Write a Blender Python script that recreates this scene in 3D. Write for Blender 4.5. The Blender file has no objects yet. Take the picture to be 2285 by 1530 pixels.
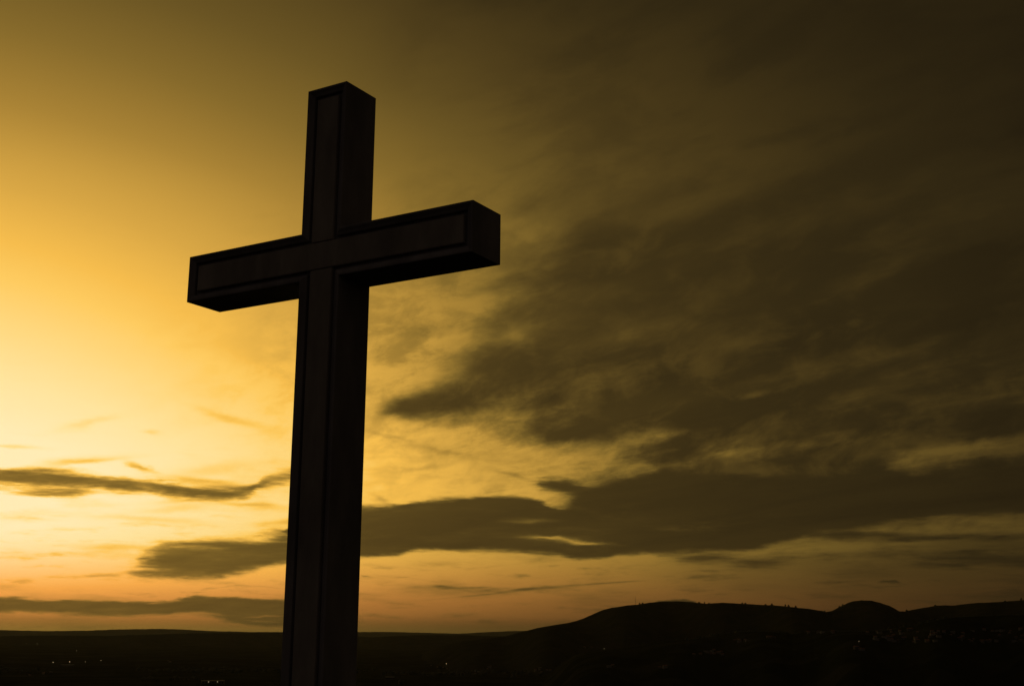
import bpy, bmesh, math, random
import numpy as np
from mathutils import Matrix, Vector

scene = bpy.context.scene
random.seed(7)
RNG = np.random.default_rng(11)

# ------------------------------------------------------------------ camera
IMG_W, IMG_H = 2285.0, 1530.0
FOCAL_PX, PITCH, ROLL = 2761.42, 0.22916, 0.00702
EYE = 1.7                                   # eye height above the hilltop
cam_data = bpy.data.cameras.new("camera")
cam_data.sensor_width = 36.0
cam_data.lens = FOCAL_PX / IMG_W * 36.0
cam_data.clip_start = 0.1
cam_data.clip_end = 80000.0
camera = bpy.data.objects.new("camera", cam_data)
scene.collection.objects.link(camera)
camera.matrix_world = (Matrix.Translation((0, 0, EYE)) @ Matrix.Rotation(math.pi / 2 + PITCH, 4, 'X')
                       @ Matrix.Rotation(ROLL, 4, 'Z'))
scene.camera = camera
scene.view_settings.view_transform = 'Standard'
scene.view_settings.look = 'None'
scene.view_settings.exposure = 0.0
scene.view_settings.gamma = 1.0


def bearing(px, py):
    """azimuth (right positive) and elevation in degrees of a direction of the survey photograph"""
    a, b = px - IMG_W / 2, py - IMG_H / 2
    c, s = math.cos(ROLL), math.sin(ROLL)
    u, v = c * a + s * b, -s * a + c * b
    dy, dz = 1.0, -v / FOCAL_PX
    cp, sp = math.cos(PITCH), math.sin(PITCH)
    x, y, z = u / FOCAL_PX, cp * dy - sp * dz, sp * dy + cp * dz
    return math.degrees(math.atan2(x, y)), math.degrees(math.atan2(z, math.hypot(x, y)))


DEG = 180 / math.pi / FOCAL_PX              # degrees per survey pixel

# ------------------------------------------------------------------ sky (world)
SUN_AZ, SUN_EL = -24.5, 3.5
world = bpy.data.worlds.new("World")
scene.world = world
world.use_nodes = True
wt = world.node_tree
wt.nodes.clear()


class Graph:
    def __init__(self, tree):
        self.t = tree

    def new(self, kind, **kw):
        n = self.t.nodes.new(kind)
        for k, v in kw.items():
            setattr(n, k, v)
        return n

    def put(self, sock, v):
        if isinstance(v, (int, float, tuple, list)):
            sock.default_value = v
        else:
            self.t.links.new(v, sock)

    def m(self, op, a, b=None, c=None, clamp=False):
        n = self.new('ShaderNodeMath', operation=op, use_clamp=clamp)
        for i, v in enumerate((a, b, c)):
            if v is not None:
                self.put(n.inputs[i], v)
        return n.outputs[0]

    def vm(self, op, a, b=None):
        n = self.new('ShaderNodeVectorMath', operation=op)
        self.put(n.inputs[0], a)
        if b is not None:
            self.put(n.inputs[1], b)
        return n.outputs['Value'] if op in ('DOT_PRODUCT', 'LENGTH') else n.outputs['Vector']

    def xyz(self, x, y, z=0.0):
        n = self.new('ShaderNodeCombineXYZ')
        for i, v in enumerate((x, y, z)):
            self.put(n.inputs[i], v)
        return n.outputs[0]

    def step(self, v, lo, hi, to0=0.0, to1=1.0):
        n = self.new('ShaderNodeMapRange', interpolation_type='SMOOTHSTEP', clamp=False)
        for i, q in enumerate((v, lo, hi, to0, to1)):
            self.put(n.inputs[i], q)
        return n.outputs[0]

    def mix(self, f, a, b):
        n = self.new('ShaderNodeMix', data_type='FLOAT')
        n.clamp_factor = False; self.put(n.inputs[0], f); self.put(n.inputs[2], a); self.put(n.inputs[3], b)
        return n.outputs[0]

    def noise(self, vec, scale, detail=4.0, rough=0.55, color=False, distortion=0.0):
        n = self.new('ShaderNodeTexNoise', noise_dimensions='3D')
        self.put(n.inputs['Vector'], vec)
        n.inputs['Scale'].default_value = scale
        n.inputs['Detail'].default_value = detail
        n.inputs['Roughness'].default_value = rough
        n.inputs['Distortion'].default_value = distortion
        return n.outputs['Color'] if color else n.outputs[0]

    def curve(self, v, pts, x0, x1, y0, y1):
        """piecewise curve through pts (in real units), v in real units"""
        t = self.m('DIVIDE', self.m('SUBTRACT', v, x0), x1 - x0)
        t = self.m('MINIMUM', self.m('MAXIMUM', t, 0.0), 1.0)
        n = self.new('ShaderNodeFloatCurve')
        cm = n.mapping
        c = cm.curves[0]
        q = [((x - x0) / (x1 - x0), (y - y0) / (y1 - y0)) for x, y in pts]
        c.points[0].location = q[0]
        c.points[1].location = q[-1]
        for a, b in q[1:-1]:
            c.points.new(a, b)
        for p in c.points:
            p.handle_type = 'AUTO_CLAMPED'
        cm.update()
        self.put(n.inputs['Value'], t)
        return self.m('MULTIPLY_ADD', n.outputs[0], y1 - y0, y0)

    def gauss(self, vec, c, s, rot=0.0):
        n = self.new('ShaderNodeMapping', vector_type='TEXTURE')
        self.put(n.inputs['Vector'], vec)
        n.inputs['Location'].default_value = (c[0], c[1], 0)
        n.inputs['Rotation'].default_value = (0, 0, math.radians(rot))
        n.inputs['Scale'].default_value = (s[0] * 2.6, s[1] * 2.6, 1)
        g = self.new('ShaderNodeTexGradient', gradient_type='SPHERICAL')
        self.put(g.inputs[0], n.outputs[0])
        d = self.m('MULTIPLY_ADD', g.outputs['Fac' if 'Fac' in g.outputs else 1], -2.6, 2.6)
        return self.m('POWER', 0.36788, self.m('MULTIPLY', d, d))


G = Graph(wt)
tc = G.new('ShaderNodeTexCoord').outputs['Generated']
sep = G.new('ShaderNodeSeparateXYZ')
G.put(sep.inputs[0], tc)
dx, dy, dz = sep.outputs
AZ = G.m('MULTIPLY', G.m('ARCTAN2', dx, dy), 180 / math.pi)
EL = G.m('MULTIPLY', G.m('ARCSINE', dz), 180 / math.pi)
P = G.xyz(AZ, EL)

# clear-sky brightness (display level): a broad glow round the veiled sun
qa = G.m('DIVIDE', G.m('ADD', AZ, 19.04), 25.29)
qe = G.m('DIVIDE', G.m('SUBTRACT', EL, 5.53), 4.12)
q = G.m('SQRT', G.m('ADD', G.m('MULTIPLY_ADD', qa, qa, 1.0), G.m('MULTIPLY', qe, qe)))
halo = G.m('MULTIPLY', G.m('POWER', 0.36788, G.m('SUBTRACT', q, 1.0)), 0.355)
glow = G.m('MULTIPLY', G.gauss(P, (-27.2, 9.2), (31.85, 19.03)), 0.865)
clear = G.m('ADD', G.m('ADD', halo, glow), 0.117)
clear = G.m('MULTIPLY', clear, G.curve(EL, [(-2, .52), (0, .58), (.6, .74), (1.6, .86), (2.8, .95), (4.6, 1.0), (15, 1.01), (19, 1.0), (22, .95), (27, .92), (60, .9)], -2, 60, 0, 1.2))
clear = G.m('ADD', clear, G.m('MULTIPLY', G.gauss(P, (-25.5, 5.6), (6, 2.2)), .13))
# the glow dies away to the left of the sun as it does to the right
clear = G.m('MULTIPLY', clear, G.curve(AZ, [(-180, .4), (-90, .35), (-60, .5), (-40, .85), (-28, 1), (180, 1)], -180, 180, 0, 1.2))

# cloud layer as seen in perspective: streaks that run from the sun's side overhead
up = G.m('ADD', G.m('MAXIMUM', dz, 0.0), 0.055)
fx, fy = G.m('DIVIDE', dx, up), G.m('DIVIDE', dy, up)
va = math.radians(-33)
along = G.m('ADD', G.m('MULTIPLY', fx, math.sin(va)), G.m('MULTIPLY', fy, math.cos(va)))
across = G.m('SUBTRACT', G.m('MULTIPLY', fx, math.cos(va)), G.m('MULTIPLY', fy, math.sin(va)))
layer = G.xyz(G.m('MULTIPLY', along, 0.36), across, 3.7)
wob = G.noise(layer, 1.3, 3, 0.5, color=True)
layer = G.vm('ADD', layer, G.vm('MULTIPLY', G.vm('SUBTRACT', wob, (.5, .5, .5)), (.5, .5, 0)))
streak = G.noise(layer, 1.5, 7, 0.58)
streak_fine = G.noise(layer, 6.0, 5, 0.6)
torn_v = G.noise(G.xyz(G.m('MULTIPLY', along, 0.9), G.m('MULTIPLY', across, 1.4), 6.6), 3.2, 6, .58, distortion=.3)
# a faint high veil over the right half
veil = G.m('MULTIPLY', G.m('MULTIPLY_ADD', G.step(torn_v, .42, .66), .13, G.m('MULTIPLY', G.step(streak, .36, .66), .24)), G.m('MULTIPLY', G.step(AZ, -10, 1), G.step(EL, 7, 12)))
clear = G.m('MULTIPLY', clear, G.m('SUBTRACT', 1.04, veil))
# wispy detail in sky degrees, stretched along the horizon
Ph = G.xyz(G.m('MULTIPLY', AZ, 0.16), EL, 1.3)
wisp = G.noise(Ph, 0.9, 6, 0.58)
hair = G.noise(Ph, 2.6, 5, 0.62)

# warped coordinates so that cloud outlines are ragged
wn = G.noise(G.xyz(G.m('MULTIPLY', AZ, 0.45), EL, 8.0), 0.42, 6, 0.6, color=True)
PW = G.vm('ADD', P, G.vm('MULTIPLY', G.vm('SUBTRACT', wn, (.5, .5, .5)), (3.0, 1.1, 0)))
wn2 = G.noise(G.xyz(G.m('MULTIPLY', AZ, 0.3), EL, 2.0), 1.3, 5, 0.6, color=True)
PB = G.vm('ADD', P, G.vm('MULTIPLY', G.vm('SUBTRACT', wn2, (.5, .5, .5)), (2.2, 0.5, 0)))
sepb = G.new('ShaderNodeSeparateXYZ')
G.put(sepb.inputs[0], PB)
BAZ, BEL = sepb.outputs[0], sepb.outputs[1]


def blobs(vec, items):
    tot = None
    for px, py, rx, ry, rot, amp in items:
        g = G.gauss(vec, bearing(px, py), (rx * DEG, ry * DEG), rot)
        tot = G.m('MULTIPLY', g, amp) if tot is None else G.m('MULTIPLY_ADD', g, amp, tot)
    return tot


deck = blobs(PW, [
    (1340, 850, 330, 85, 8, 1.0), (1010, 893, 120, 30, 10, .62), (915, 902, 80, 24, 14, .42), (872, 918, 50, 14, 14, .26), (960, 935, 60, 14, -6, .22), (1130, 800, 130, 45, 12, .55),
    (1700, 930, 380, 60, 3, .85), (1250, 965, 110, 28, 2, .6), (1480, 990, 120, 25, 4, .3),
    (1950, 700, 420, 120, 14, .85), (1290, 620, 150, 34, 14, .34), (1780, 560, 330, 70, 16, .5),
    (1480, 440, 260, 34, 16, .40), (1230, 420, 90, 30, 10, .30), (1330, 530, 120, 30, 14, .32),
    (2260, 620, 180, 110, 15, .9), (1560, 1110, 280, 75, 3, 1.1), (1950, 1100, 380, 60, 2, 1.0),
    (2290, 1060, 130, 50, 6, .8), (1950, 850, 420, 260, 10, .30), (1680, 640, 330, 160, 15, .22), (2230, 820, 120, 60, 10, .3), (1760, 1050, 200, 30, 5, .75), (2080, 960, 260, 26, 8, .5), (1420, 640, 200, 60, 17, .3), (1620, 480, 420, 60, 16, .3), (1180, 460, 90, 24, 12, .28), (1800, 420, 400, 50, 15, .25), (2250, 930, 160, 40, 8, .5), (1640, 640, 260, 60, 15, .4),
    (930, 460, 70, 14, 15, .20), (580, 478, 70, 10, 3, .14), (2050, 300, 420, 120, 12, .35),
    (1000, 640, 60, 16, 10, .12), (1100, 720, 90, 16, 18, .2),
    # gaps the sky shows through
    (1615, 1003, 55, 11, 6, -.50), (1440, 975, 80, 15, 12, -.36), (2060, 1018, 130, 18, 12, -.33),
    (1890, 893, 130, 26, 14, -.42), (1690, 885, 40, 11, 8, -.42), (1480, 690, 150, 42, 20, -.3), (1250, 560, 170, 60, 12, .34), (1420, 570, 230, 60, 14, .32), (1360, 705, 220, 40, 14, .42), (1200, 690, 110, 30, 12, .28), (1500, 1014, 170, 16, 6, .35), (1120, 640, 60, 20, 12, .2), (1760, 830, 200, 26, 14, -.3), (1900, 640, 200, 24, 16, -.2), (1640, 760, 90, 30, 16, -.3),
    (1740, 1078, 60, 8, 10, -.3), (1800, 1083, 50, 7, 3, -.3), (1660, 800, 60, 18, 16, -.25),
    (1960, 700, 110, 16, 14, -.28), (2040, 780, 120, 12, 14, -.25), (2230, 1085, 100, 9, 2, -.45),
    (1560, 1178, 70, 6, 7, -.5), (1640, 1172, 60, 5, 5, -.4)])
deck_noise = G.m('ADD', G.m('MULTIPLY', G.m('SUBTRACT', streak, .5), .7), G.m('MULTIPLY', G.m('SUBTRACT', streak_fine, .5), .4))
torn = G.new('ShaderNodeMapping', vector_type='TEXTURE')
G.put(torn.inputs['Vector'], P)
torn.inputs['Rotation'].default_value = (0, 0, math.radians(13))
torn.inputs['Scale'].default_value = (1.9, 1, 1)
torn_noise = G.noise(torn.outputs[0], 1.25, 8, .62, distortion=.35)
deck_noise = G.m('MULTIPLY_ADD', G.m('SUBTRACT', torn_noise, .5), G.step(EL, 8, 15, .85, .22), deck_noise)
deck_noise = G.m('MULTIPLY', deck_noise, G.step(AZ, -12, 2))
D_deck = G.step(G.m('ADD', deck, deck_noise), 0.06, .98)
# thinner folds inside the deck
fold = G.noise(G.vm('ADD', torn.outputs[0], (9.0, 2.0, 6.0)), .62, 7, .58, distortion=.4)
D_deck = G.m('MULTIPLY', D_deck, G.step(fold, .42, .72, .985, .64))

keep = None


def bank(top, bottom, amp, soft_t, soft_b, x0=None, x1=None, soft_x=30, az=BAZ, el=BEL):
    """a cloud bank between two outlines"""
    global keep
    tp, bp = [bearing(*p) for p in top], [bearing(*p) for p in bottom]
    xa, xb = min(tp[0][0], bp[0][0]), max(tp[-1][0], bp[-1][0])
    ya, yb = min(p[1] for p in tp + bp) - .2, max(p[1] for p in tp + bp) + .2
    soft_t, soft_b = (v * (1.0 if v < 3.2 else 1.9) for v in (soft_t, soft_b))
    t, b = G.curve(az, tp, xa, xb, ya, yb), G.curve(az, bp, xa, xb, ya, yb)
    d = G.m('MULTIPLY', G.step(G.m('SUBTRACT', t, el), -soft_t * DEG, soft_t * DEG),
            G.step(G.m('SUBTRACT', el, b), -soft_b * DEG, soft_b * DEG))
    if x0 is not None:
        z = bearing(x0, 1200)[0]
        d = G.m('MULTIPLY', d, G.step(az, z - soft_x * DEG, z + soft_x * DEG))
    if x1 is not None:
        z = bearing(x1, 1200)[0]
        d = G.m('MULTIPLY', d, G.step(az, z - soft_x * DEG, z + soft_x * DEG, 1.0, 0.0))
    d = G.m('MULTIPLY', d, G.m('MULTIPLY', G.step(az, xa, xa + .35), G.step(az, xb - .35, xb, 1.0, 0.0)))
    k = G.m('MULTIPLY_ADD', d, -amp, 1.0)
    keep = k if keep is None else G.m('MULTIPLY', keep, k)


# long flat bank low on the left
bank([(-400, 1330), (0, 1334), (200, 1338), (390, 1343), (450, 1330), (540, 1335), (640, 1338), (720, 1350), (800, 1362)],
     [(-400, 1358), (0, 1363), (130, 1367), (260, 1372), (350, 1373), (420, 1366), (480, 1376), (560, 1392), (640, 1395), (720, 1380), (800, 1364)], .95, 3.5, 4)
# bank left of the post
bank([(240, 1290), (300, 1252), (350, 1218), (400, 1207), (500, 1207), (600, 1200), (640, 1193), (780, 1170)],
     [(240, 1292), (330, 1289), (450, 1285), (560, 1271), (640, 1258), (780, 1240)], .92, 13, 7, x0=310, soft_x=70)
# ragged dark ribbon on the left
bank([(-300, 1050), (0, 1046), (80, 1046), (200, 1054), (280, 1064), (315, 1070), (350, 1072), (430, 1084), (500, 1088), (540, 1086), (600, 1060), (650, 1050), (720, 1042), (800, 1034)],
     [(-300, 1085), (0, 1086), (100, 1090), (200, 1088), (280, 1091), (315, 1094), (350, 1101), (430, 1112), (500, 1114), (540, 1110), (600, 1082), (650, 1072), (720, 1052), (800, 1035)], .90, 9, 10)
# thin grey wash under the ribbon
bank([(-300, 1085), (0, 1088), (100, 1092), (190, 1096), (260, 1098)], [(-300, 1098), (0, 1104), (80, 1108), (150, 1108), (260, 1099)], .42, 5, 5, x1=190, soft_x=60)
# the big bank right of the post, joined to the deck
bank([(640, 1182), (700, 1160), (750, 1142), (800, 1133), (880, 1126), (950, 1115), (1050, 1108), (1150, 1106), (1200, 1116), (1250, 1130), (1290, 1120), (1330, 1095), (1500, 1060), (2400, 1060)],
     [(640, 1200), (700, 1236), (750, 1240), (800, 1240), (890, 1239), (945, 1228), (1100, 1230), (1250, 1235), (1330, 1245), (1400, 1236), (1520, 1231), (1640, 1227), (1760, 1206), (1850, 1186), (2050, 1158), (2400, 1138)], .97, 6, 6)
# hump over it with a tail to the left
bank([(1140, 1074), (1190, 1074), (1215, 1066), (1245, 1066), (1290, 1078), (1340, 1084), (1420, 1070)],
     [(1140, 1079), (1190, 1082), (1230, 1095), (1270, 1108), (1330, 1125), (1420, 1130)], .9, 8, 10, x0=1185, soft_x=40)
# streaked underside of the deck at the right
bank([(1450, 1234), (1560, 1236), (1700, 1240), (1900, 1238), (2100, 1230), (2400, 1225)],
     [(1450, 1240), (1600, 1262), (1700, 1266), (1760, 1256), (1900, 1244), (2100, 1262), (2400, 1280)], .7, 8, 12)
bank([(1800, 1190), (1900, 1184), (2100, 1190), (2240, 1194), (2400, 1196)], [(1800, 1196), (1900, 1204), (2100, 1202), (2240, 1198), (2400, 1202)], .95, 6, 7)
# contrail and thin dark bars over the horizon
bank([(900, 1340), (1000, 1332), (1100, 1321), (1170, 1311), (1300, 1302), (1400, 1296), (1520, 1290)],
     [(900, 1342), (1000, 1335), (1100, 1326), (1170, 1318), (1300, 1307), (1400, 1298), (1520, 1291)], .42, 2.5, 2.5, x0=960, x1=1440, soft_x=50, az=AZ, el=EL)
bank([(930, 1311), (1000, 1308), (1060, 1309), (1130, 1312)], [(930, 1313), (1000, 1314), (1060, 1314), (1130, 1314)], .42, 2.5, 2.5, x0=955, x1=1090, soft_x=25)
bank([(800, 1284), (870, 1283)], [(800, 1289), (870, 1287)], .4, 2.5, 2.5, x1=845, soft_x=20)
bank([(900, 1372), (1000, 1370), (1250, 1371)], [(900, 1377), (1000, 1382), (1250, 1378)], .28, 4, 6, x0=960, x1=1210, soft_x=60)
bank([(440, 1318), (480, 1308), (540, 1305), (640, 1309)], [(440, 1322), (480, 1315), (540, 1309), (640, 1311)], .3, 2.5, 3, x0=465, soft_x=15)
# little caps over the hills
bank([(1440, 1339), (1475, 1336), (1500, 1335), (1540, 1337), (1590, 1343)], [(1440, 1348), (1590, 1348)], .8, 3, 3, x0=1462, x1=1565, soft_x=18)
bank([(1940, 1301), (1965, 1297), (1978, 1295), (1990, 1299), (2005, 1300)], [(1940, 1302), (2005, 1303)], .6, 2.5, 2.5, x0=1955, x1=1992, soft_x=8)
# dim band in the haze, far right
bank([(1600, 1300), (1750, 1308), (1850, 1318), (2000, 1322), (2400, 1290)], [(1600, 1303), (1750, 1322), (1850, 1340), (2000, 1350), (2400, 1352)], .32, 8, 10)

# bright slits through the big bank
slit = blobs(PB, [(1215, 1199, 50, 3, 0, .55), (1270, 1204, 46, 3.5, -6, .7), (1310, 1211, 44, 3.0, -3, .62), (1230, 1203, 70, 6, -4, .18), (1190, 1160, 40, 5, 0, .32), (455, 1367, 26, 3, 0, .75), (600, 1373, 42, 2.2, 3, .5), (352, 1347, 20, 1.6, 0, .6), (590, 1384, 40, 2, -2, .4),
                  (1225, 1118, 60, 5, -12, .35)])
rag = G.noise(G.xyz(G.m('MULTIPLY', AZ, 0.13), EL, 5.1), 2.6, 7, .62, distortion=.2)
D_bank = G.m('SUBTRACT', 1.0, keep)
edge = G.m('MULTIPLY', G.m('MULTIPLY', D_bank, G.m('SUBTRACT', 1.0, D_bank)), 4.0)
D_bank = G.m('ADD', D_bank, G.m('MULTIPLY', G.m('SUBTRACT', rag, .5), G.m('MULTIPLY_ADD', edge, 1.25, .45)))
D_bank = G.m('MULTIPLY', G.step(D_bank, .02, .98), .98)
foldb = G.noise(G.xyz(G.m('MULTIPLY', AZ, 0.15), EL, 12.4), 1.5, 7, .6, distortion=.3)
D_bank = G.m('MULTIPLY', D_bank, G.m('SUBTRACT', 1.0, G.m('MULTIPLY', G.step(foldb, .48, .74), G.step(AZ, 0, 10, .05, .42))))
D_bank = G.m('MULTIPLY', D_bank, G.m('SUBTRACT', 1.0, G.m('MINIMUM', slit, 1.0)))
# faint amber wisps in the bright part
wisps = blobs(PB, [(170, 1025, 80, 7, 8, .22), (20, 996, 60, 5, 0, .24), (180, 1030, 80, 5, 9, .26), (330, 1046, 20, 6, -22, .3), (440, 1072, 60, 6, -4, .3), (300, 1076, 40, 8, 0, .25), (120, 1100, 110, 5, 3, .26), (420, 1118, 70, 4, 4, .2), (310, 1037, 22, 6, -22, .28), (185, 944, 55, 9, 16, .14),
                   (520, 935, 75, 9, -14, .17), (320, 1158, 130, 8, -2, .17), (470, 1048, 90, 14, 8, .15), (400, 1132, 90, 8, 5, .16),
                   (560, 1125, 60, 5, -2, .22), (330, 963, 16, 5, 0, .14), (640, 1165, 40, 9, 10, .25), (300, 1222, 120, 6, 0, .2),
                   (880, 975, 60, 6, -12, .14), (1000, 1010, 90, 6, -10, .16), (960, 1040, 60, 5, 12, .12), (850, 1112, 24, 6, -20, .22),
                   (1150, 1060, 60, 5, -12, .2), (600, 1135, 40, 4, 0, .12),
                   (2180, 1290, 300, 70, 0, .36), (1880, 1265, 260, 34, -2, .24), (2260, 1215, 200, 22, 0, .36), (1650, 1300, 200, 30, -6, .14)])
low = G.step(EL, 3.6, 9.5, 1.0, 0.0)
mott = G.noise(G.vm('ADD', torn.outputs[0], (3.0, 5.0, 2.0)), .8, 7, .6, distortion=.3)
mottle = G.m('MULTIPLY', G.m('MULTIPLY', G.step(mott, .40, .68), .42), G.gauss(P, bearing(1060, 790), (8.5, 5.5), 10))
streaky = G.m('MULTIPLY', G.step(wisp, .50, .74), G.m('MULTIPLY', low, .30))
hairs = G.m('MULTIPLY', G.step(hair, .52, .78), G.m('MULTIPLY', G.step(EL, 2.5, 5.5, 1.0, 0.25), .38))
thin = G.m('ADD', G.m('ADD', wisps, mottle), G.m('MULTIPLY', G.m('ADD', streaky, hairs), G.step(EL, 9.5, 6.0)))
D = G.m('SUBTRACT', 1.0, G.m('MULTIPLY', G.m('SUBTRACT', 1.0, D_deck), G.m('MULTIPLY', G.m('SUBTRACT', 1.0, D_bank), G.m('SUBTRACT', 1.0, thin))))

# brightness of the clouds themselves: lit through near the sun, dull away from it
cl = G.curve(AZ, [(-90, .16), (-40, .36), (-24, .43), (-14, .385), (-6, .30), (0, .255), (8, .215), (17, .18), (24, .145), (60, .12), (90, .11)], -90, 90, 0, .5)
cl = G.m('MULTIPLY', cl, G.m('MULTIPLY_ADD', G.m('SUBTRACT', streak, .5), .5, 1.0))
cl = G.m('MINIMUM', cl, G.m('MULTIPLY', clear, .97))
level = G.mix(D, clear, cl)

# display level -> light of the amber dusk
ramp = G.new('ShaderNodeValToRGB')
ramp.color_ramp.interpolation = 'LINEAR'


def lin(c):
    c /= 255.0
    return c / 12.92 if c <= .04045 else ((c + .055) / 1.055) ** 2.4


STOPS = [(0, (0, 0, 0)), (20, (20, 15, 8)), (48, (48, 38, 17.5)), (78, (78, 61.5, 26.5)), (106, (105, 83.5, 35)), (134, (133, 105, 43)), (168, (168, 130, 53)),
         (216, (216, 166, 69)), (245, (246, 189, 78)), (262, (254, 203, 96)), (285, (255, 216, 128)), (310, (255, 228, 158)), (340, (255, 236, 182))]
cr = ramp.color_ramp
while len(cr.elements) < len(STOPS):
    cr.elements.new(0.5)
for e, (pos, c) in zip(cr.elements, STOPS):
    e.position = pos / 340.0
for e, (pos, c) in zip(cr.elements, STOPS):
    e.color = (lin(c[0]), lin(c[1]), lin(c[2]), 1)
G.put(ramp.inputs[0], G.m('MULTIPLY', level, 255 / 340.0))
# low air is redder
red = G.new('ShaderNodeMix', data_type='RGBA', blend_type='MULTIPLY')
lowred = G.m('MULTIPLY', G.m('MULTIPLY', G.step(EL, 0.9, 4.0, 1.0, 0.0), G.step(EL, -.3, .6)), G.m('SUBTRACT', 1.0, G.m('MULTIPLY', D, .8)))
G.put(red.inputs[0], lowred)
G.put(red.inputs[6], ramp.outputs[0])
red.inputs[7].default_value = (1.06, .755, .93, 1)

nishita = G.new('ShaderNodeTexSky', sky_type='NISHITA', sun_disc=False)
nishita.sun_elevation = math.radians(SUN_EL)
nishita.sun_rotation = math.radians(SUN_AZ)
nishita.dust_density = 4.0
nb = G.new('ShaderNodeMix', data_type='RGBA', blend_type='MULTIPLY')
nb.inputs[0].default_value = 1.0
G.put(nb.inputs[6], nishita.outputs[0])
nb.inputs[7].default_value = (.0008, .0006, .0003, 1)     # strength of the clear sky behind the amber veil
total = G.new('ShaderNodeMix', data_type='RGBA', blend_type='ADD')
total.inputs[0].default_value = 1.0
G.put(total.inputs[6], red.outputs[2])
G.put(total.inputs[7], nb.outputs[2])
# warm fill added to the sky behind the viewer, lighting the cross front
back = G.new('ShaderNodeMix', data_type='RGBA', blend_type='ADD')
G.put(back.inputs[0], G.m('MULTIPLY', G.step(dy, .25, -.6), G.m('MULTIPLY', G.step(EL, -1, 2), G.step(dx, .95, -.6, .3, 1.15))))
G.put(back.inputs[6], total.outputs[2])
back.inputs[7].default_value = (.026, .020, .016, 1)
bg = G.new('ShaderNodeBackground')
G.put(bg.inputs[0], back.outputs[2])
bg.inputs[1].default_value = 1.0
wo = G.new('ShaderNodeOutputWorld')
G.put(wo.inputs[0], bg.outputs[0])
world.cycles.sampling_method = 'MANUAL'
world.cycles.sample_map_resolution = 512

# ------------------------------------------------------------------ sun, veiled by cloud
sun_data = bpy.data.lights.new("sun", 'SUN')
sun_data.energy = 0.12
sun_data.angle = math.radians(6)
sun_data.color = (1.0, .72, .34)
sun = bpy.data.objects.new("sun", sun_data)
scene.collection.objects.link(sun)
a, e = math.radians(SUN_AZ), math.radians(SUN_EL)
to_sun = Vector((math.sin(a) * math.cos(e), math.cos(a) * math.cos(e), math.sin(e)))
sun.rotation_euler = (-to_sun).to_track_quat('-Z', 'Y').to_euler()
sun.location = to_sun * 50


# ------------------------------------------------------------------ helpers
def material(name, color, rough=0.8, var=0.25, scale=1.0, bump=0.0, spec=0.3, stretch=(1, 1, 1), metallic=0.0):
    m = bpy.data.materials.new(name)
    m.use_nodes = True
    g = Graph(m.node_tree)
    bsdf = m.node_tree.nodes['Principled BSDF']
    co = g.new('ShaderNodeTexCoord').outputs['Object']
    co = g.vm('MULTIPLY', co, stretch)
    n = g.noise(co, scale, 6, .6)
    r = g.new('ShaderNodeValToRGB')
    r.color_ramp.elements[0].position = .3
    r.color_ramp.elements[1].position = .7
    r.color_ramp.elements[0].color = tuple(c * (1 - var) for c in color) + (1,)
    r.color_ramp.elements[1].color = tuple(min(1, c * (1 + var)) for c in color) + (1,)
    g.put(r.inputs[0], n)
    g.put(bsdf.inputs['Base Color'], r.outputs[0])
    bsdf.inputs['Roughness'].default_value = rough
    bsdf.inputs['Metallic'].default_value = metallic
    bsdf.inputs['Specular IOR Level'].default_value = spec
    if bump:
        b = g.new('ShaderNodeBump')
        b.inputs['Strength'].default_value = bump
        b.inputs['Distance'].default_value = .02
        g.put(b.inputs['Height'], g.noise(co, scale * 9, 5, .65))
        g.put(bsdf.inputs['Normal'], b.outputs[0])
    return m


def tag(o, label=None, cat=None, group=None, kind=None):
    for k, v in (('label', label), ('category', cat), ('group', group), ('kind', kind)):
        if v:
            o[k] = v
    return o


def link(name, mesh, mat=None, parent=None):
    o = bpy.data.objects.new(name, mesh)
    scene.collection.objects.link(o)
    if mat is not None and not mesh.materials:
        mesh.materials.append(mat)
    if parent is not None:
        o.parent = parent
    return o


def obj(name, bm, mat, parent=None, smooth=False):
    bmesh.ops.recalc_face_normals(bm, faces=bm.faces[:])
    me = bpy.data.meshes.new(name)
    bm.to_mesh(me)
    bm.free()
    if smooth:
        for p in me.polygons:
            p.use_smooth = True
    return link(name, me, mat, parent)


def empty(name, loc, rz=0.0):
    o = bpy.data.objects.new(name, None)
    scene.collection.objects.link(o)
    o.empty_display_size = .5
    o.location = loc
    o.rotation_euler = (0, 0, rz)
    return o


def copy_tree(o, parent=None):
    c = o.copy()
    scene.collection.objects.link(c)
    if parent is not None:
        c.parent = parent
    for ch in o.children:
        copy_tree(ch, c)
    return c


def box(bm, x0, x1, y0, y1, z0, z1):
    v = [bm.verts.new(p) for p in ((x0, y0, z0), (x1, y0, z0), (x1, y1, z0), (x0, y1, z0),
                                   (x0, y0, z1), (x1, y0, z1), (x1, y1, z1), (x0, y1, z1))]
    for f in ((0, 3, 2, 1), (4, 5, 6, 7), (0, 1, 5, 4), (1, 2, 6, 5), (2, 3, 7, 6), (3, 0, 4, 7)):
        bm.faces.new([v[i] for i in f])


def tube(bm, p, q, r0, r1, n=6):
    p, q = Vector(p), Vector(q)
    d = (q - p).normalized()
    s = d.orthogonal().normalized()
    t = d.cross(s)
    a_, b_ = [], []
    for i in range(n):
        w = 2 * math.pi * i / n
        k = s * math.cos(w) + t * math.sin(w)
        a_.append(bm.verts.new(p + k * r0))
        b_.append(bm.verts.new(q + k * r1))
    for i in range(n):
        j = (i + 1) % n
        bm.faces.new((a_[i], a_[j], b_[j], b_[i]))
    bm.faces.new(a_[::-1])
    bm.faces.new(b_)


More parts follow.
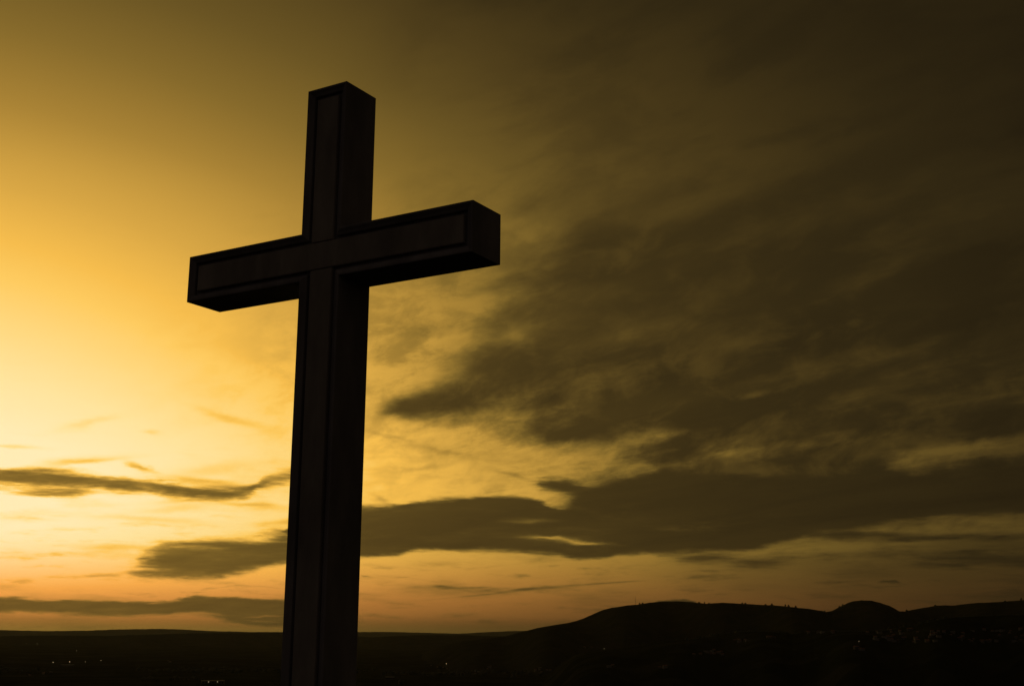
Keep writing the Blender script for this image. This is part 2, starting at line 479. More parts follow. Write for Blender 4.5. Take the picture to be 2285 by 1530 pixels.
# ------------------------------------------------------------------ terrain
def vnoise(x, y, seed=0):
    """smooth value noise on numpy arrays"""
    xi, yi = np.floor(x).astype(np.int64), np.floor(y).astype(np.int64)
    xf, yf = x - xi, y - yi
    u, v = xf * xf * (3 - 2 * xf), yf * yf * (3 - 2 * yf)

    def h(i, j):
        n = (i * 374761393 + j * 668265263 + seed * 1442695041) & 0xffffffff
        n = ((n ^ (n >> 13)) * 1274126177) & 0xffffffff
        return ((n ^ (n >> 16)) & 0xffff) / 65535.0
    return (h(xi, yi) * (1 - u) + h(xi + 1, yi) * u) * (1 - v) + (h(xi, yi + 1) * (1 - u) + h(xi + 1, yi + 1) * u) * v


def fbm(x, y, oct=4, seed=0):
    t, a_ = 0, .5
    for k in range(oct):
        t = t + a_ * (vnoise(x * 2 ** k, y * 2 ** k, seed + k) - .5)
        a_ *= .5
    return t


def sstep(a_, b_, x):
    t = np.clip((x - a_) / (b_ - a_), 0, 1)
    return t * t * (3 - 2 * t)


def ground_z(x, y):
    x, y = np.asarray(x, float), np.asarray(y, float)
    r = np.hypot(x, y - 8)
    az = np.degrees(np.arctan2(x, y))
    drop = 24 * sstep(20, 110, r) + 106 * sstep(60, 900, r)
    z = -drop
    z = z + sstep(300, 1500, r) * 26 * fbm(x / 700, y / 700, 4, 3)
    z = z + sstep(1500, 5000, r) * 30 * fbm(x / 2600, y / 2600, 3, 9)
    z = z + sstep(30, 200, r) * 3 * fbm(x / 60, y / 60, 3, 5)
    # the valley side climbs towards the mountain on the right
    z = z + 105 * sstep(3, 21, az) * sstep(1900, 4200, r) * (np.abs(az) < 90)
    # wooded knoll below the cross
    z = z + 42 * np.exp(-((az + 8.6) / 1.5) ** 2 - ((r - 1150) / 190) ** 2)
    return z


def sheet(name, X, Y, Z, mat, wrap=False):
    nr, na = X.shape
    co = np.stack([X, Y, Z], -1).reshape(-1, 3)
    i = np.arange(nr - 1)[:, None] * na
    j = np.arange(na if wrap else na - 1)[None, :]
    jn = (j + 1) % na
    q_ = np.stack([i + j, i + na + j, i + na + jn, i + jn], -1).reshape(-1, 4)
    me = bpy.data.meshes.new(name)
    me.from_pydata(co.tolist(), [], q_.tolist())
    me.polygons.foreach_set('use_smooth', [True] * len(me.polygons))
    me.update()
    return link(name, me, mat)


def land_material(name, greens, scale):
    m = bpy.data.materials.new(name)
    m.use_nodes = True
    g = Graph(m.node_tree)
    bsdf = m.node_tree.nodes['Principled BSDF']
    geo = g.new('ShaderNodeNewGeometry').outputs['Position']
    n1 = g.noise(geo, scale, 6, .62)
    vor = g.new('ShaderNodeTexVoronoi', feature='F1')
    g.put(vor.inputs['Vector'], geo)
    vor.inputs['Scale'].default_value = scale * 1.6
    sp_ = g.new('ShaderNodeSeparateColor')
    g.put(sp_.inputs[0], vor.outputs['Color'])
    f = g.m('ADD', g.m('MULTIPLY', n1, .65), g.m('MULTIPLY', sp_.outputs[0], .35))
    r = g.new('ShaderNodeValToRGB')
    r.color_ramp.elements[0].position = .32
    r.color_ramp.elements[1].position = .78
    r.color_ramp.elements[0].color = greens[0] + (1,)
    r.color_ramp.elements[1].color = greens[2] + (1,)
    e_ = r.color_ramp.elements.new(.55)
    e_.color = greens[1] + (1,)
    g.put(r.inputs[0], f)
    g.put(bsdf.inputs['Base Color'], r.outputs[0])
    bsdf.inputs['Roughness'].default_value = .95
    bsdf.inputs['Specular IOR Level'].default_value = 0.0
    return m


M_ground = land_material('valley_fields', ((.018, .022, .012), (.03, .034, .018), (.05, .048, .03)), .006)
M_hill = land_material('hill_scrub', ((.04, .045, .028), (.05, .052, .032), (.065, .06, .04)), .01)

azs = np.concatenate([np.arange(-30, 30.01, .12), np.arange(31, 60, 1.0), np.arange(60, 300, 6.0), np.arange(300, 330, 1.0)])
rs = np.concatenate([[0.01], np.geomspace(2, 32000, 170)])
RR, AA = np.meshgrid(rs, np.radians(azs), indexing='ij')
GX, GY = RR * np.sin(AA), RR * np.cos(AA) + 0.0
ground = tag(sheet('ground', GX, GY, ground_z(GX, GY), M_ground, wrap=True), kind='structure')


def ridge(name, profile, crest_r, front, back, rough_m, seed, mat, base=-175, step=.045, wander=.05):
    """a hill mass whose skyline has the surveyed elevations"""
    pr = [bearing(*p) for p in profile]
    az_ = np.arange(pr[0][0], pr[-1][0], step)
    el_ = np.interp(az_, [p[0] for p in pr], [p[1] for p in pr])
    rc = crest_r * (1 + wander * np.sin(az_ * .55 + seed) + wander * .6 * np.sin(az_ * 1.7 + seed * 2))
    zc = EYE + rc * np.tan(np.radians(el_))
    zc = zc + 1.6 * fbm(az_ * 7, az_ * 0, 4, seed + 3) * crest_r / 6000
    zc = base + (zc - base) * sstep(0, 2.2, az_ - az_[0]) * sstep(0, 2.2, az_[-1] - az_)
    t = np.concatenate([np.linspace(-1, 0, 40), np.linspace(0, 1, 24)[1:]])
    T, A_ = np.meshgrid(t, np.radians(az_), indexing='ij')
    R_ = rc[None, :] + np.where(T < 0, T * front, T * back)
    X, Y = R_ * np.sin(A_), R_ * np.cos(A_)
    w = 1 - np.abs(T) ** 1.35
    body = sstep(-.05, 1.0, w)
    Z = base + (zc[None, :] - base) * body + rough_m * fbm(X / 420, Y / 420, 4, seed) * sstep(0, .25, 1 - w) * sstep(0, .3, w) * 2
    o = tag(sheet(name, X, Y, Z, mat), kind='structure')

    def crest(px, py):
        a_ = bearing(px, py)[0]
        r_ = np.interp(a_, az_, rc)
        z_ = np.interp(a_, az_, zc)
        return Vector((r_ * math.sin(math.radians(a_)), r_ * math.cos(math.radians(a_)), z_))
    return o, crest


MOUNT = [(880, 1462), (1000, 1440), (1060, 1430), (1130, 1418), (1160, 1410), (1185, 1404), (1200, 1400), (1230, 1395), (1262, 1390), (1285, 1385), (1305, 1378), (1330, 1367), (1345, 1361),
         (1362, 1357), (1400, 1351), (1425, 1349), (1450, 1345), (1480, 1343), (1510, 1342.5), (1545, 1344), (1575, 1347.5), (1612, 1345), (1650, 1347), (1680, 1348.5),
         (1720, 1351), (1760, 1355), (1800, 1360), (1825, 1364), (1842, 1366), (1856, 1364), (1872, 1356), (1892, 1347), (1905, 1343.5), (1920, 1342), (1945, 1343.5),
         (1965, 1348), (1985, 1355), (1997, 1361), (2007, 1366.5), (2022, 1364), (2050, 1358), (2090, 1351.5), (2130, 1352), (2180, 1346), (2230, 1344), (2285, 1340), (2500, 1322), (2900, 1330)]
mountain, m_crest = ridge('mountain_range', MOUNT, 6200, 2100, 3200, 34, 4, M_hill)
FAR = [(-500, 1406), (0, 1405), (100, 1407), (200, 1406), (250, 1403.5), (360, 1402), (400, 1403), (470, 1407), (560, 1409), (700, 1409.5), (800, 1409), (870, 1409),
       (960, 1411), (1020, 1413), (1070, 1410), (1140, 1407), (1200, 1406), (1400, 1412)]
far_hills, f_crest = ridge('distant_hills', FAR, 26000, 4000, 4500, 25, 8, M_hill, base=-150, wander=.02)
MID = [(-500, 1420), (0, 1418.5), (150, 1417), (250, 1418), (340, 1415), (430, 1412), (520, 1411), (620, 1410.5), (720, 1414), (830, 1421), (900, 1417), (960, 1415.5),
       (1040, 1416), (1100, 1418.5), (1300, 1422)]
mid_hills, mid_crest = ridge('low_hills', MID, 11500, 1800, 2600, 22, 13, M_hill, base=-165, wander=.03)
NEAR = [(1180, 1490), (1300, 1462), (1450, 1437), (1545, 1426), (1580, 1421), (1625, 1412), (1660, 1409), (1700, 1408), (1735, 1410), (1765, 1415), (1790, 1411), (1840, 1408),
        (1900, 1409), (1960, 1407), (2000, 1403), (2040, 1396), (2085, 1385), (2130, 1378), (2190, 1375), (2250, 1373), (2400, 1371), (2800, 1380)]
near_hill, n_crest = ridge('wooded_hillside', NEAR, 3650, 1500, 1500, 30, 21, M_ground, base=-150, wander=.04)

dg = None


def drop(px, py, r_hint=None):
    """the point of the built land seen in a survey direction"""
    global dg
    if dg is None:
        bpy.context.view_layer.update()
        dg = bpy.context.evaluated_depsgraph_get()
    a_, e_ = (math.radians(v) for v in bearing(px, py))
    d = Vector((math.sin(a_) * math.cos(e_), math.cos(a_) * math.cos(e_), math.sin(e_)))
    hit, loc, nor, idx, ob, mw = scene.ray_cast(dg, Vector((0, 0, EYE)) + d * 60, d)
    return loc if hit else None


land_spots = {}
LIGHT_PX = [(59, 1433), (83, 1434), (170, 1450), (118, 1477), (155, 1476), (225, 1473), (190, 1476), (996, 1480), (1348, 1446), (1917, 1430), (564, 1415)]
HOUSE_PX = []
hr = random.Random(5)
for x0, x1, ya, yb, n in ((1985, 2285, 1404, 1433, 58), (1795, 1860, 1407, 1413, 8), (1930, 1995, 1405, 1428, 9), (1640, 1675, 1422, 1433, 6), (1705, 1740, 1417, 1424, 4),
                          (1535, 1615, 1448, 1462, 12), (1910, 1935, 1446, 1452, 3), (1355, 1375, 1484, 1490, 2), (1470, 1500, 1488, 1494, 3), (1195, 1250, 1492, 1500, 5),
                          (1085, 1110, 1486, 1493, 3), (1040, 1075, 1496, 1503, 4), (940, 1000, 1483, 1492, 4), (60, 120, 1500, 1512, 4), (370, 385, 1472, 1478, 2), (1300, 1320, 1443, 1447, 2)):
    for k in range(n):
        HOUSE_PX.append((hr.uniform(x0, x1), hr.uniform(ya, yb)))
for p in LIGHT_PX:
    land_spots[p] = drop(p[0], p[1] + 5)
for p in HOUSE_PX + [(475, 1524), (870, 1515), (150, 1486)]:
    land_spots[p] = drop(*p)

# ------------------------------------------------------------------ the cross
CX, CY, YAW = -2.65445, 16.3066, -0.54465
W_, D_, H_ = 0.6958, 0.6964, 0.6938
ZT, ZA = 7.52962 + EYE, 5.38161 + EYE
XL, XR = -2.50081, 2.49919
ZB = ZA - H_
M_cross = material('weathered_render', (.27, .25, .27), .85, .4, 1.3, .5, .2, (1, 1, .35))
M_panel = material('cross_panel_render', (.36, .32, .30), .8, .38, 1.6, .5, .2, (1, 1, .3))
hw = W_ / 2
foot = -1.2
outline = [(-hw, foot), (hw, foot), (hw, ZB), (XR, ZB), (XR, ZA), (hw, ZA), (hw, ZT), (-hw, ZT), (-hw, ZA), (XL, ZA), (XL, ZB), (-hw, ZB)]


def inset(poly, d):
    out = []
    n = len(poly)
    for i in range(n):
        (xp, zp), (x, z), (xn, zn) = poly[i - 1], poly[i], poly[(i + 1) % n]
        e1, e2 = (x - xp, z - zp), (xn - x, zn - z)
        l1, l2 = math.hypot(*e1), math.hypot(*e2)
        out.append((x - e1[1] / l1 * d - e2[1] / l2 * d, z + e1[0] / l1 * d + e2[0] / l2 * d))
    return out


cross = tag(empty('cross', (CX, CY, 0), YAW), 'tall dark cross monument with framed recessed front panels on the hilltop', 'cross')


def rings(bm, loops, close_first=False, close_last=False):
    vs = [[bm.verts.new((x, y, z)) for x, z in poly] for poly, y in loops]
    n = len(vs[0])
    for a_, b_ in zip(vs[:-1], vs[1:]):
        for i in range(n):
            j = (i + 1) % n
            bm.faces.new((a_[i], a_[j], b_[j], b_[i]))
    for flag, ring in ((close_first, vs[0]), (close_last, vs[-1])):
        if flag:
            # the cross face as three quads and a centre (no concave polygon)
            for q_ in ((0, 1, 2, 11), (2, 3, 4, 5), (5, 6, 7, 8), (8, 9, 10, 11), (2, 5, 8, 11)):
                bm.faces.new([ring[i] for i in q_])


RIM, GRV = .102, .054
bm = bmesh.new()                                        # shaft and arms: sides, back, and the bed of the front
rings(bm, [(inset(outline, RIM - .004), .100), (inset(outline, .012), .100), (inset(outline, .012), .012), (outline, .012), (outline, D_ - .012), (inset(outline, .012), D_)], True, True)
obj('shaft_and_arms', bm, M_cross, cross)
bm = bmesh.new()                                        # mitred picture-frame moulding round the front
rings(bm, [(inset(outline, .0), .0116), (inset(outline, .004), .003), (inset(outline, .012), 0.0), (inset(outline, .030), .002), (inset(outline, RIM - .03), .034), (inset(outline, RIM - .008), .044),
           (inset(outline, RIM), .052), (inset(outline, RIM), .0996)])
obj('moulding', bm, M_cross, cross)
ins = inset(outline, RIM + GRV)


def panel(x0, x1, z0, z1):
    b = bmesh.new()
    box(b, x0, x1, .038, .0990, z0, z1)
    bmesh.ops.bevel(b, geom=[e_ for e_ in b.edges], offset=.008, segments=2, affect='EDGES')
    return b


pw = hw - RIM - GRV
seam = .010
obj('front_panel', panel(-pw, pw, foot + .2, ZB + RIM + GRV - seam), M_panel, cross)
obj('front_panel', panel(XL + RIM + GRV, XR - RIM - GRV, ZB + RIM + GRV, ZA - RIM - GRV), M_panel, cross)
obj('front_panel', panel(-pw, pw, ZA - RIM - GRV + seam, ZT - RIM - GRV), M_panel, cross)

# ------------------------------------------------------------------ trees
M_leaf = material('dark_foliage', (.045, .055, .028), .9, .35, .8)
M_bark = material('bark', (.09, .07, .05), .9, .25, 1.5)


def crown_bm(h, w, n, rnd, low=.25):
    b = bmesh.new()
    for k in range(n):
        t = rnd.random()
        z = h * (low + (1 - low) * t)
        prof = math.sin(math.pi * min(1, .18 + .82 * t)) ** .7
        ang = rnd.uniform(0, 6.283)
        rad = w * .5 * prof * math.sqrt(rnd.random())
        c = Vector((rad * math.cos(ang), rad * math.sin(ang), z))
        s = w * rnd.uniform(.07, .16)
        for q_ in range(2):
            u_ = Vector((rnd.uniform(-1, 1), rnd.uniform(-1, 1), rnd.uniform(-1, 1))).normalized()
            v_ = u_.orthogonal().normalized()
            b.faces.new([b.verts.new(c + p_) for p_ in (u_ * s, v_ * s * .8, -u_ * s, -v_ * s * .8)])
    return b


def make_tree(h, w, seed):
    rnd = random.Random(seed)
    root = empty('tree', (0, 0, 0))
    obj('crown', crown_bm(h, w, 150, rnd), M_leaf, root)
    b = bmesh.new()
    tube(b, (0, 0, -1.5), (.1, 0, h * .45), w * .05, w * .03)
    for k in range(4):
        an = rnd.uniform(0, 6.28)
        tube(b, (0.05, 0, h * rnd.uniform(.25, .42)), (w * .25 * math.cos(an), w * .25 * math.sin(an), h * rnd.uniform(.55, .8)), w * .025, w * .01, 5)
    obj('trunk', b, M_bark, root)
    return root


tree_protos = [make_tree(13, 11, 1), make_tree(10, 13, 2), make_tree(16, 9, 3)]
RIDGE_TREES = [(1427, 0, 'small tree bump on the left shoulder of the mountain near the thin mast'),
               (1434, 1, 'low tree on the mountain shoulder just right of the thin mast'),
               (1560, 1, 'low wide tree on the main summit skyline above the first dip'),
               (1572, 2, 'small upright tree at the dip right of the main summit'),
               (1582, 1, 'round tree at the bottom of the dip right of the main summit'),
               (1656, 0, 'lone tree on the long ridge midway between summit dip and saddle'),
               (1663, 1, 'low bush like tree beside the lone tree on the long ridge'),
               (1708, 1, 'flat topped tree on the long ridge well left of the paired trees'),
               (1722, 0, 'round tree on the long ridge left of the paired trees'),
               (1752, 2, 'taller left one of the paired trees on the descending ridge'),
               (1759, 0, 'right one of the paired trees on the descending ridge'),
               (1775, 0, 'single tree right of the paired trees on the descending ridge'),
               (1806, 1, 'low tree on the ridge left of the saddle below the rounded hill'),
               (1832, 1, 'wide tree at the saddle left of the rounded hill'),
               (1839, 0, 'round tree at the foot of the rounded hill in the saddle'),
               (1873, 1, 'tree on the left slope of the rounded hill'),
               (1880, 0, 'tree higher up the left slope of the rounded hill'),
               (1923, 0, 'single tree on top of the rounded hill'),
               (2022, 1, 'tree just right of the notch between rounded hill and right ridge'),
               (2086, 1, 'low tree on the right ridge past the notch'),
               (2243, 1, 'wide dark tree on the right ridge near the picture edge'),
               (2279, 2, 'tall dark tree on the right ridge at the picture edge')]
for i, (px, k, lab) in enumerate(RIDGE_TREES):
    t = tree_protos[k] if i == [j for j, r_ in enumerate(RIDGE_TREES) if r_[1] == k][0] else copy_tree(tree_protos[k])
    s = random.uniform(.75, 1.05)
    t.location = m_crest(px, 1340) + Vector((0, 0, -1.2))
    t.scale = (s, s, s)
    t.rotation_euler = (0, 0, random.uniform(0, 6.28))
    tag(t, lab, 'tree', 'trees on the mountain skyline')

# woods that read as one mass
b = bmesh.new()
rw = random.Random(31)


def clump(bm_, p, r_):
    n = 7
    for q_ in range(2):
        u_ = rw.uniform(.7, 1.1)
    top = bm_.verts.new(p + Vector((rw.uniform(-.2, .2) * r_, rw.uniform(-.2, .2) * r_, r_ * rw.uniform(1.2, 1.7))))
    mid, bot = [], []
    for i_ in range(n):
        w_ = 6.283 * i_ / n
        k_ = r_ * rw.uniform(.7, 1.2)
        mid.append(bm_.verts.new(p + Vector((k_ * math.cos(w_), k_ * math.sin(w_), r_ * rw.uniform(.6, 1.0)))))
        bot.append(bm_.verts.new(p + Vector((k_ * .8 * math.cos(w_), k_ * .8 * math.sin(w_), -2))))
    for i_ in range(n):
        j_ = (i_ + 1) % n
        bm_.faces.new((mid[i_], mid[j_], top))
        bm_.faces.new((bot[i_], bot[j_], mid[j_], mid[i_]))


count = 0
lamp_polar = [(math.degrees(math.atan2(v.x, v.y)), math.hypot(v.x, v.y)) for v in (land_spots[p] for p in LIGHT_PX) if v is not None]
xs = RNG.uniform(-30, 30, 40000)
rr = 900 * np.exp(RNG.uniform(0, 1, 40000) * math.log(4500 / 900))
X_, Y_ = rr * np.sin(np.radians(xs)), rr * np.cos(np.radians(xs))
dens = fbm(X_ / 330, Y_ / 330, 3, 17)
knoll = np.exp(-((xs + 8.6) / 1.4) ** 2 - ((rr - 1150) / 200) ** 2)
Z_ = ground_z(X_, Y_)
for x, y, z, dn, kn, a_ in zip(X_, Y_, Z_, dens, knoll, xs):
    if (dn > .07 or kn > .35) and count < 9000 and not any(abs(a_ - la) < .22 and 0 < lr - math.hypot(x, y) < 700 for la, lr in lamp_polar):
        clump(b, Vector((x, y, z)), rw.uniform(4, 8.5))
        count += 1
# trees along the crest and flank of the wooded hillside
for k in range(700):
    px = rw.uniform(1540, 2400)
    c_ = n_crest(px, 1400)
    clump(b, c_ + Vector((rw.uniform(-40, 40), rw.uniform(-60, 20), -5)), rw.uniform(3.5, 7))
tag(obj('woodland', b, M_leaf), 'dark woodland covering the valley floor and the lower hillside', 'woodland', kind='stuff')

# nearer trees on the knoll left of the cross foot
KNOLL = [(532, 1503, 2, 'tall dark tree at the left end of the wooded knoll beside the lit low building'),
         (548, 1500, 0, 'round dark tree on the left slope of the wooded knoll'),
         (575, 1504, 1, 'wide dark tree on the crest of the wooded knoll'),
         (603, 1503, 0, 'dark tree on the wooded knoll close left of the cross foot'),
         (622, 1505, 1, 'low dark tree touching the left edge of the cross foot')]
for px, py, k, lab in KNOLL:
    t = copy_tree(tree_protos[k])
    a_ = math.radians(bearing(px, py)[0])
    r_ = 1120.0
    t.location = (r_ * math.sin(a_), r_ * math.cos(a_), float(ground_z(r_ * math.sin(a_), r_ * math.cos(a_))) - .5)
    t.scale = (1, 1, 1)
    tag(t, lab, 'tree', 'trees on the wooded knoll')

# ------------------------------------------------------------------ masts
M_steel = material('galvanised_steel', (.18, .17, .16), .6, .15, 1.0)


def make_mast(h, w0):
    root = empty('radio_mast', (0, 0, 0))
    b = bmesh.new()
    for sx, sy in ((-1, -1), (1, -1), (1, 1), (-1, 1)):
        tube(b, (sx * w0, sy * w0, -2), (sx * w0 * .25, sy * w0 * .25, h * .86), .16, .12, 5)
    nb_ = 9
    for k in range(nb_):
        t0, t1 = k / nb_, (k + 1) / nb_
        wa, wb = w0 * (1 - .75 * t0), w0 * (1 - .75 * t1)
        za, zb = h * .86 * t0, h * .86 * t1
        for sx, sy, ex, ey in ((-1, -1, 1, -1), (1, -1, 1, 1), (1, 1, -1, 1), (-1, 1, -1, -1)):
            tube(b, (sx * wa, sy * wa, za), (ex * wb, ey * wb, zb), .07, .07, 4)
            tube(b, (sx * wb, sy * wb, zb), (ex * wb, ey * wb, zb), .07, .07, 4)
    obj('lattice', b, M_steel, root)
    b = bmesh.new()
    tube(b, (0, 0, h * .84), (0, 0, h), .22, .1, 6)
    obj('antenna', b, M_steel, root)
    return root


mast = make_mast(46, 1.4)
mast.location = m_crest(1418, 1340)
tag(mast, 'thin lattice mast on the left shoulder of the mountain', 'mast')
mast2 = make_mast(70, 2.6)
mast2.location = f_crest(254, 1400)
tag(mast2, 'faint tall mast on the distant hills at far left', 'mast')

# ------------------------------------------------------------------ houses
M_wall = [material('white_render', (.22, .21, .19), .85, .12, .3), material('cream_render', (.16, .145, .12), .85, .12, .3), material('grey_render', (.12, .115, .105), .85, .12, .3)]
M_roof = material('clay_tiles', (.30, .15, .09), .85, .25, .6)
M_slab = material('flat_roof', (.35, .33, .30), .9, .15, .4)
M_win = material('dark_window', (.03, .03, .035), .15, .1, 1.0, spec=.5)
M_door = material('wooden_door', (.14, .08, .045), .6, .2, 1.0)


def make_house(name, w, d, h, roof_h, mat, rmat, floors):
    root = empty(name, (0, 0, 0))
    b = bmesh.new()
    box(b, -w / 2, w / 2, -d / 2, d / 2, -4, h)
    obj('wall', b, mat, root)
    b = bmesh.new()
    o_ = .45
    if roof_h > .8:
        e0 = [b.verts.new(p) for p in ((-w / 2 - o_, -d / 2 - o_, h + .01), (w / 2 + o_, -d / 2 - o_, h + .01), (w / 2 + o_, d / 2 + o_, h + .01), (-w / 2 - o_, d / 2 + o_, h + .01))]
        e1 = [b.verts.new(p) for p in ((-w / 2 - o_, 0, h + roof_h), (w / 2 + o_, 0, h + roof_h))]
        for f in ((e0[0], e0[1], e1[1], e1[0]), (e0[2], e0[3], e1[0], e1[1]), (e0[1], e0[2], e1[1]), (e0[3], e0[0], e1[0]), (e0[3], e0[2], e0[1], e0[0])):
            b.faces.new(f)
    else:
        box(b, -w / 2 - .3, w / 2 + .3, -d / 2 - .3, d / 2 + .3, h + .01, h + .01 + roof_h)
    roof = obj('roof', b, rmat, root)
    if roof_h > .8:
        b = bmesh.new()
        box(b, w * .22, w * .22 + .8, -.4, .4, h + roof_h * .5, h + roof_h + .9)
        obj('chimney', b, mat, roof)
    for fl in range(floors):
        nwin = max(2, int(w / 4))
        for k in range(nwin):
            if fl == 0 and k == nwin // 2:
                continue
            x = -w / 2 + w * (k + .5) / nwin
            b = bmesh.new()
            box(b, x - .6, x + .6, -d / 2 - .06, -d / 2 + .1, 1 + 2.9 * fl, 2.4 + 2.9 * fl)
            obj('window', b, M_win, root)
    b = bmesh.new()
    x = -w / 2 + w * (max(2, int(w / 4)) // 2 + .5) / max(2, int(w / 4))
    box(b, x - .5, x + .5, -d / 2 - .07, -d / 2 + .1, 0, 2.1)
    obj('door', b, M_door, root)
    return root


protos = [make_house('house', 11, 9, 6, 2.4, M_wall[0], M_roof, 2), make_house('house', 9, 8, 3.4, 2.0, M_wall[1], M_roof, 1),
          make_house('house', 15, 10, 6.2, .4, M_wall[0], M_slab, 2), make_house('house', 13, 9, 6, 2.2, M_wall[2], M_roof, 2)]
used = set()
for i, p in enumerate(HOUSE_PX):
    loc = land_spots[p]
    if loc is None:
        continue
    k = hr.randrange(4)
    t = protos[k] if k not in used else copy_tree(protos[k])
    used.add(k)
    t.location = loc
    # fronts look more or less down the valley, towards the viewer
    t.rotation_euler = (0, 0, -math.atan2(loc.x, loc.y) + hr.uniform(-.7, .7))
    s = hr.uniform(.48, .8)
    t.scale = (s, s, s)
    px, py = p
    if px > 1985:
        lab, grp = 'small pale house in the dense village on the dark hillside at far right', 'houses of the dense hillside village'
    elif px > 1780 and py < 1414:
        lab, grp = 'small pale house in the thin row under the saddle of the mountain', 'houses in the row under the saddle'
    elif px > 1900:
        lab, grp = 'small pale house standing apart just left of the dense hillside village', 'houses left of the dense village'
    elif px > 1700:
        lab, grp = 'small pale house on the dark mound below the mountain', 'houses on the dark mound'
    elif px > 1620:
        lab, grp = 'small pale house in the cluster on the left side of the dark mound', 'houses left on the dark mound'
    elif px > 1520:
        lab, grp = 'small pale house in the sloping row below the main summit', 'houses in the sloping row'
    elif px > 1290:
        lab, grp = 'faint house alone on the dark ground below the left slope of the mountain', 'lone houses below the mountain'
    elif px > 820:
        lab, grp = 'faint house scattered over the valley floor right of the cross', 'houses on the valley floor right of the cross'
    else:
        lab, grp = 'faint house on the dark valley floor at left of the cross', 'houses on the valley floor left of the cross'
    tag(t, lab, 'house', grp)


def make_hall(loc, w, d, h):
    root = empty('long_hall', loc, -math.atan2(loc.x, loc.y))
    b = bmesh.new()
    box(b, -w / 2, w / 2, -d / 2, d / 2, -6, h)
    obj('wall', b, M_wall[2], root)
    b = bmesh.new()
    box(b, -w / 2 - .6, w / 2 + .6, -d / 2 - .6, d / 2 + .6, h + .01, h + 1.3)
    obj('roof', b, M_wall[0], root)
    for k in range(7):
        x = -w / 2 + w * (k + .5) / 7
        b = bmesh.new()
        box(b, x - 1.6, x + 1.6, -d / 2 - .08, -d / 2 + .1, 1, h - 1.2)
        obj('window', b, M_win, root)
    return root


hall_loc = land_spots[(475, 1524)]
hall = make_hall(hall_loc, 52, 18, 6)
tag(hall, 'long low flat roofed hall with pale roof edge left of the cross foot', 'building')
hall2 = make_hall(land_spots[(870, 1515)], 24, 14, 6)
tag(hall2, 'small low pale building on the valley floor right of the cross foot', 'building')
hall3 = make_hall(land_spots[(150, 1486)], 44, 16, 5)
tag(hall3, 'faint long building below the cluster of lights at far left', 'building')

# ------------------------------------------------------------------ lit lamps
M_lamp = bpy.data.materials.new('lit_lamp')
M_lamp.use_nodes = True
bs = M_lamp.node_tree.nodes['Principled BSDF']
bs.inputs['Base Color'].default_value = (.8, .7, .5, 1)
bs.inputs['Emission Color'].default_value = (1.0, .78, .42, 1)
bs.inputs['Emission Strength'].default_value = 1.7
M_dim = M_lamp.copy()
M_dim.name = 'dim_lamp'
M_wall_lamp = M_lamp.copy()
M_wall_lamp.name = 'wall_lamp_glow'
M_wall_lamp.node_tree.nodes['Principled BSDF'].inputs['Emission Strength'].default_value = .5
M_dim.node_tree.nodes['Principled BSDF'].inputs['Emission Strength'].default_value = .7


def make_lamp(mat, r):
    root = empty('street_lamp', (0, 0, 0))
    b = bmesh.new()
    tube(b, (0, 0, -3), (0, 0, 9), .14, .09)
    tube(b, (0, 0, 9), (0, -1.4, 9.5), .08, .07)
    obj('pole', b, M_steel, root)
    b = bmesh.new()
    bmesh.ops.create_uvsphere(b, u_segments=10, v_segments=6, radius=r)
    bmesh.ops.scale(b, vec=(1, 1, .7), verts=b.verts[:])
    bmesh.ops.translate(b, vec=(0, -1.5, 9.4), verts=b.verts[:])
    obj('lamp_head', b, mat, root)
    return root


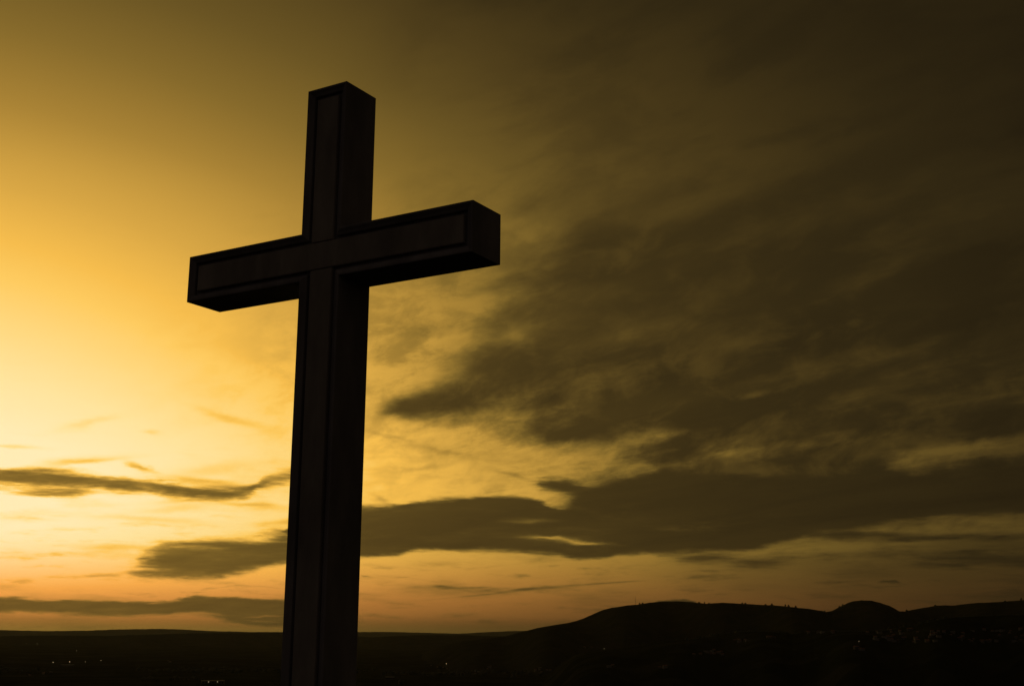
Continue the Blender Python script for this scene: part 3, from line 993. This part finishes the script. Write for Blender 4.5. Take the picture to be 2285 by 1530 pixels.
LAMP_LAB = ['faint lamp high in the group of lights at far left', 'dimmest lamp right beside the highest faint lamp at far left', 'brightest lamp of the left group, above the faint long building',
            'lamp over the left end of the faint long building', 'lamp over the middle of the faint long building', 'lamp at the right end of the left group of lights',
            'dim lamp between the building and the rightmost light of the left group', 'single bright lamp on the dark plain right of the cross',
            'tiny lamp below the left slope of the mountain', 'bright spot lamp below the houses of the hillside village', 'tiny lamp on the skyline close left of the cross']
BRIGHT = {2, 3, 4, 5, 7}
lamp_a, lamp_b = make_lamp(M_lamp, .95), make_lamp(M_dim, .9)
first = {True: True, False: True}
for i, p in enumerate(LIGHT_PX):
    br = i in BRIGHT
    src = lamp_a if br else lamp_b
    t = src if first[br] else copy_tree(src)
    first[br] = False
    loc = land_spots[p]
    if loc is None:
        loc = mid_crest(*p)
    t.location = loc - Vector((0, 0, 9))
    t.rotation_euler = (0, 0, -math.atan2(loc.x, loc.y))
    s = min(1.2, max(.45, math.hypot(loc.x, loc.y) / 5200))
    t.scale = (s, s, s)
    t.location = loc - Vector((0, 0, .3))
    tag(t, LAMP_LAB[i], 'lamp', 'lit lamps across the valley')
for dx_, lab in ((-10, 'left one of two wall lamps under the roof of the long hall'), (10, 'right one of two wall lamps under the roof of the long hall')):
    b = bmesh.new()
    bmesh.ops.create_uvsphere(b, u_segments=10, v_segments=6, radius=.8)
    box(b, -.2, .2, .5, 1.4, -.2, .2)
    o = obj('wall_lamp', b, M_wall_lamp)
    az_h = math.atan2(hall_loc.x, hall_loc.y)
    o.location = hall.matrix_basis @ Vector((dx_, -9.9, 4.2))
    o.rotation_euler = (0, 0, -az_h)
    tag(o, lab, 'lamp', 'wall lamps of the long hall')

# ------------------------------------------------------------------ haze
M_haze = bpy.data.materials.new('haze')
M_haze.use_nodes = True
nt = M_haze.node_tree
nt.nodes.clear()
out = nt.nodes.new('ShaderNodeOutputMaterial')
pv = nt.nodes.new('ShaderNodeVolumePrincipled')
pv.inputs['Color'].default_value = (.56, .55, .42, 1)
pv.inputs['Density'].default_value = 1.0e-5
pv.inputs['Anisotropy'].default_value = .45
nt.links.new(pv.outputs[0], out.inputs['Volume'])
b = bmesh.new()
box(b, -33000, 33000, -33000, 33000, -230, 215)
haze = tag(obj('haze', b, M_haze), 'thin evening haze lying over the valley', 'haze', kind='stuff')
scene.cycles.volume_bounces = 0
scene.cycles.max_bounces = 6
